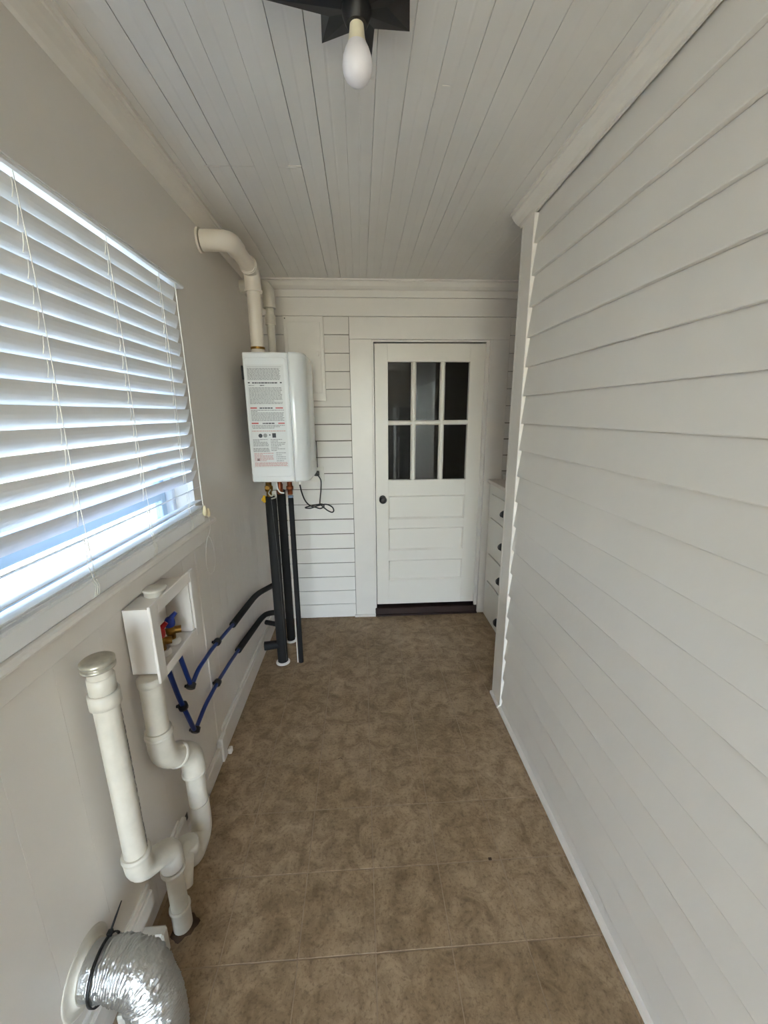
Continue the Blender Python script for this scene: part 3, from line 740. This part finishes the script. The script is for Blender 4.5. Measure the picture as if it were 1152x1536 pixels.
pr_.build('printing', M['ink_dark'], sa)['kind'] = 'stuff'
BX, BYY = -.604, .972
pipe([(AX, AY, .455), (AX, AY, .385), (BX, BYY, .325), (BX, BYY, .26)], RA + .005, 'double_elbow', sa, b=.045)
vcollar(AX, AY, .440, RA + .008, .014, sa)
pipe([(BX, BYY, .275), (BX, BYY, .075)], RA - .003, 'lower_pipe', sa)
vcollar(BX, BYY, .240, RA + .007, .012, sa)
vcollar(BX, BYY, .080, RA + .003, .012, sa, name='floor_coupling')
pipe([(BX, BYY, .0), (BX, BYY, .085)], RA, 'foot', sa)
gq = []
for i in range(28):
    a = 2 * PI * i / 28; rr_ = RA + .011 + .005 * math.sin(3 * a + 1) + .004 * math.sin(7 * a)
    gq.append((BX + .003 + math.cos(a) * rr_, BYY + math.sin(a) * rr_, .0006))
gq2 = [(BX + math.cos(2 * PI * i / 28) * (RA - .001), BYY + math.sin(2 * PI * i / 28) * (RA - .001), .006) for i in range(28)]
MB().add(gq + gq2, [(i, (i + 1) % 28, 28 + (i + 1) % 28, 28 + i) for i in range(28)], True).build('dirty_sealant', M['grime'], sa)
# side branch from the trap
tr = sa
RB = .0315
TX, TY = -.640, 1.075
pipe([(TX, TY, .630), (TX, TY, .849)], RB, 'upper_pipe', tr)
vcollar(TX, TY, .823, RB + .004, .026, tr)
UX, UY = -.606, 1.182
pipe([(TX, TY, .665), (TX, TY, .560), (UX, UY, .470), (UX, UY, .385)], RB + .006, 'offset_elbow', tr, b=.05)
vcollar(TX, TY, .640, RB + .009, .012, tr)
vcollar(UX, UY, .385, RB + .009, .012, tr)
dd = Vector((UX - TX, UY - TY, -.09)).normalized(); mid = Vector(((TX + UX) / 2, (TY + UY) / 2, .515))
MB().lathe([(RB + .007, -.008), (RB + .010, -.005), (RB + .010, .005), (RB + .007, .008)], mid, dd, 24).build('ring', M['pvc'], tr)
pipe([(UX, UY, .225), (UX, UY, .40)], RB, 'middle_pipe', tr)
pipe([(UX, UY, .26), (UX, UY, .125), (UX + .004, 1.075, .135), (UX + .002, 1.060, .215)], RB + .003, 'trap_bend', tr, b=.06)
vcollar(UX + .002, 1.062, .185, RB + .006, .04, tr)
pipe([(UX + .002, 1.062, .20), (BX + .004, 1.035, .205), (BX + .006, BYY + .028, .13)], RB - .004, 'branch', tr, b=.03)

# stub on the floor by the duct
fs_ = thing('pipe_stub', 'short chipped white pipe end lying against the wall above the foil duct', 'pipe', (-.65, .9, 0))
MB().tube([(-.655, .77, .065), (-.655, .890, .065)], [.036, .036], 18).build('tube', M['pvc'], fs_)
MB().bbox(-.694, -.618, .890, .922, .0, .098, .006).build('end_block', M['pvc'], fs_)
MB().bbox(-.690, -.63, .76, .889, .0, .03, .004).build('cradle', M['pvc'], fs_)

# ------------------------------------------------------------------ dryer duct
du = thing('dryer_duct', 'crinkled silver foil dryer duct strapped to a white wall flange', 'duct', (-.69, .72, .29))
DC = Vector((-.690, .722, .290))
MB().lathe([(.083, 0), (.083, .002), (.080, .003), (.076, .004), (.066, .004), (.058, .010), (.058, .014)], DC - Vector((.005, 0, 0)), (1, 0, 0), 36).build('wall_flange', M['pvc'], du)
MB().lathe([(.054, 0), (.055, .038)], DC, (1, 0, 0), 32).build('collar', M['foil'], du)
path = bend([DC + Vector((.024, 0, 0)), DC + Vector((.065, 0, .002)), DC + Vector((.135, -.008, -.008)), DC + Vector((.178, -.035, -.13)), (-.500, .60, .062), (-.52, .40, .064)], .07, 14)
L_ = [0]
for a, b in zip(path[:-1], path[1:]): L_.append(L_[-1] + (b - a).length)
T = L_[-1]; NS = 420; cen = []
for i in range(NS + 1):
    s = T * i / NS; j = 0
    while j < len(L_) - 2 and L_[j + 1] < s: j += 1
    t = (s - L_[j]) / max(1e-6, L_[j + 1] - L_[j]); cen.append(path[j].lerp(path[j + 1], t))
from mathutils import noise as mn
vs = []; n = 72; up = Vector((0, 0, 1))
for i, c in enumerate(cen):
    t = (cen[min(i + 1, NS)] - cen[max(i - 1, 0)]).normalized(); up = (up - t * up.dot(t)).normalized(); w = t.cross(up)
    s = T * i / NS
    base = .054 + .006 * min(1, s / .05)
    for k in range(n):
        a = 2 * PI * k / n
        d_ = up * math.cos(a) + w * math.sin(a)
        nz = mn.noise(Vector((c.x * 38 + d_.x * 2.2, c.y * 38 + d_.y * 2.2, c.z * 38 + d_.z * 2.2)))
        nz2 = mn.noise(Vector((d_.x * 9 + s * 60, d_.y * 9, d_.z * 9 - s * 40)))
        ph = 2 * PI * s / .0065 + a + nz * 3.5
        nz3 = mn.noise(Vector((d_.x * 26 + s * 150, d_.y * 26, d_.z * 26 + s * 120)))
        r = base + .0011 * math.sin(ph) + .0026 * nz + .0030 * nz2 + .0026 * nz3
        vs.append(c + d_ * r)
fs = [(i * n + k, i * n + (k + 1) % n, (i + 1) * n + (k + 1) % n, (i + 1) * n + k) for i in range(NS) for k in range(n)]
MB().add(vs, fs, True).build('foil_hose', M['foil'], du)
tc_ = DC + Vector((.040, 0, .001)); ring = []
for i in range(37):
    a = 2 * PI * i / 36; ring.append(tc_ + Vector((0, math.cos(a), math.sin(a))) * .0635)
tie = MB(); n = 36
vs = []
for i in range(36):
    a = 2 * PI * i / 36; d_ = Vector((0, math.cos(a), math.sin(a)))
    for (rr_, xx) in ((.0615, -.0035), (.0645, -.0035), (.0645, .0035), (.0615, .0035)): vs.append(tc_ + d_ * rr_ + Vector((xx, 0, 0)))
tie.add(vs, [(i * 4 + j, ((i + 1) % 36) * 4 + j, ((i + 1) % 36) * 4 + (j + 1) % 4, i * 4 + (j + 1) % 4) for i in range(36) for j in range(4)], True)
hd = tc_ + Vector((0, math.cos(1.0), math.sin(1.0))) * .067
tie.bbox(hd.x - .006, hd.x + .006, hd.y - .006, hd.y + .006, hd.z - .005, hd.z + .005, .001)
tie.tube([hd, hd + Vector((.004, .022, .018)), hd + Vector((.006, .048, .032))], [.0028, .0026, .0014], 8)
tie.build('cable_tie', M['black_plastic'], du)

# ------------------------------------------------------------------ ceiling light
lt = thing('ceiling_light', 'black metal star ceiling light with one bare white bulb', 'ceiling light', (.005, 1.02, ZC))
SC = Vector((.010, 1.025, 0))
tips = [(.043, 1.178), (-.064, 1.119), (-.200, 1.048)]
ang0 = math.atan2(1.178 - SC.y, .043 - SC.x)
nt_ = 7
star = MB(); zt = 2.402; vs = []
R_out = {0: .156, 1: .122, 2: .205, 3: .15, 4: .16, 5: .15, 6: .128}
for i in range(nt_):
    a = ang0 + 2 * PI * i / nt_
    vs.append((SC.x + math.cos(a) * R_out[i], SC.y + math.sin(a) * R_out[i], zt))
    b = a + PI / nt_
    vs.append((SC.x + math.cos(b) * .062, SC.y + math.sin(b) * .062, zt - .004))
N2 = nt_ * 2
top = [(x_, y_, ZC) for (x_, y_, z_) in vs]
allv = vs + top + [(SC.x, SC.y, zt - .014)]
f = []
for i in range(N2):
    j = (i + 1) % N2
    f.append((i, N2 + i, N2 + j, j)); f.append((i, j, 2 * N2))
f.append(tuple(range(N2, 2 * N2)))
star.add(allv, f).build('star_plate', M['black'], lt)
MB().lathe([(.030, 0), (.030, -.010), (.024, -.024), (.021, -.028)], (SC.x, SC.y, zt - .008), n=20).build('socket', M['black'], lt)
bb_ = MB().lathe([(.014, 0), (.0155, -.014), (.0175, -.027), (.020, -.034)], (SC.x, SC.y, zt - .034), n=20).build('bulb_base', M['bulb_base'], lt)
MB().lathe([(.0202, 0), (.0250, -.009), (.0295, -.021), (.0312, -.034), (.0296, -.047), (.0245, -.057), (.0165, -.064), (.007, -.0675), (.0005, -.068)], (SC.x, SC.y, zt - .068), n=28).build('bulb', M['bulb'], lt)

# crumbs on the floor
tag(MB().bbox(.438, .450, 1.10, 1.109, .0002, .004, .001).build('debris', M['grime']), 'small dark crumb on the tan floor near the right wall', 'debris')
tag(MB().tube([(-.14, 1.585, .0012), (-.128, 1.590, .0015), (-.118, 1.582, .0012)], .0012, 6).build('debris', M['grime']), 'thin curled dark scrap on the floor in mid corridor', 'debris')

# ------------------------------------------------------------------ kitchen behind the camera
k = MB()
k.box(-.66, .60, YN - .12, YN, -.02, .1).box(-.86, -.66, YN - .12, YN, -.02, ZC + .02).box(.60, 2.8, YN - .12, YN, -.02, ZC + .02)
k.box(-.66, .60, YN - .12, YN, 2.3, ZC + .02)
k.box(2.68, 2.8, YN, .30, -.02, ZC + .02).box(.862, 2.8, .302, .42, -.02, ZC + .02)
struct(k.build('wall_front', M['wall']), 'white kitchen wall with an unseen, added glazed opening behind the camera', 'wall')
MB_ = struct(MB().box(-.66, .60, YN - .07, YN - .066, .1, 2.3).build('fill_window', M['glass']), 'glazing of the unseen opening added behind the camera for more daylight', 'window')  # unseen opening, added and kept wide to bring more daylight in
fg = thing('refrigerator', 'stainless refrigerator mirrored faintly in the far door panes', 'refrigerator', (1.1, -2.4, 0))
MB().bbox(.70, 1.50, -2.75, -2.06, .02, 1.72, .01).build('body', M['black'], fg)
for (a, b) in ((.05, 1.19), (1.20, 1.72)):
    d_ = MB().bbox(.702, 1.498, -2.055, -2.0, a, b, .012).build('fridge_door', M['steel'], fg)
    MB().tube(bend([(.76, -2.00, a + .1 if b < 1.5 else a + .03), (.76, -1.95, a + .14 if b < 1.5 else a + .06), (.76, -1.95, b - .06), (.76, -2.00, b - .03)], .03), .014, 12).build('handle', M['handle'], d_)
MB().bbox(.72, 1.48, -2.74, -2.06, .0, .02, .002).build('foot', M['black'], fg)

# ------------------------------------------------------------------ outdoors
gr = struct(MB().box(-40, 40, -40, 40, -.60, -.50).build('ground', M['ground']), 'leafy ground outside the window', 'ground')
fe = thing('porch_railing', 'white picket railing outside, glimpsed below the blind', 'fence', (-3.0, 5, -.5))
MB().bbox(-3.03, -2.97, 2.6, 9.0, -.38, -.32, .005).bbox(-3.03, -2.97, 2.6, 9.0, .38, .44, .005).build('rail', M['ext'], fe)
pk = MB().bbox(-2.97, -2.95, -.04, .04, -.5, .5, .004)
me = None
for i in range(48):
    if me is None:
        o = pk.build('picket', M['ext'], fe); me = o
    else:
        o = me.copy(); COL.objects.link(o); o.parent = fe
    o.location = (0, 2.7 + i * .13, 0)
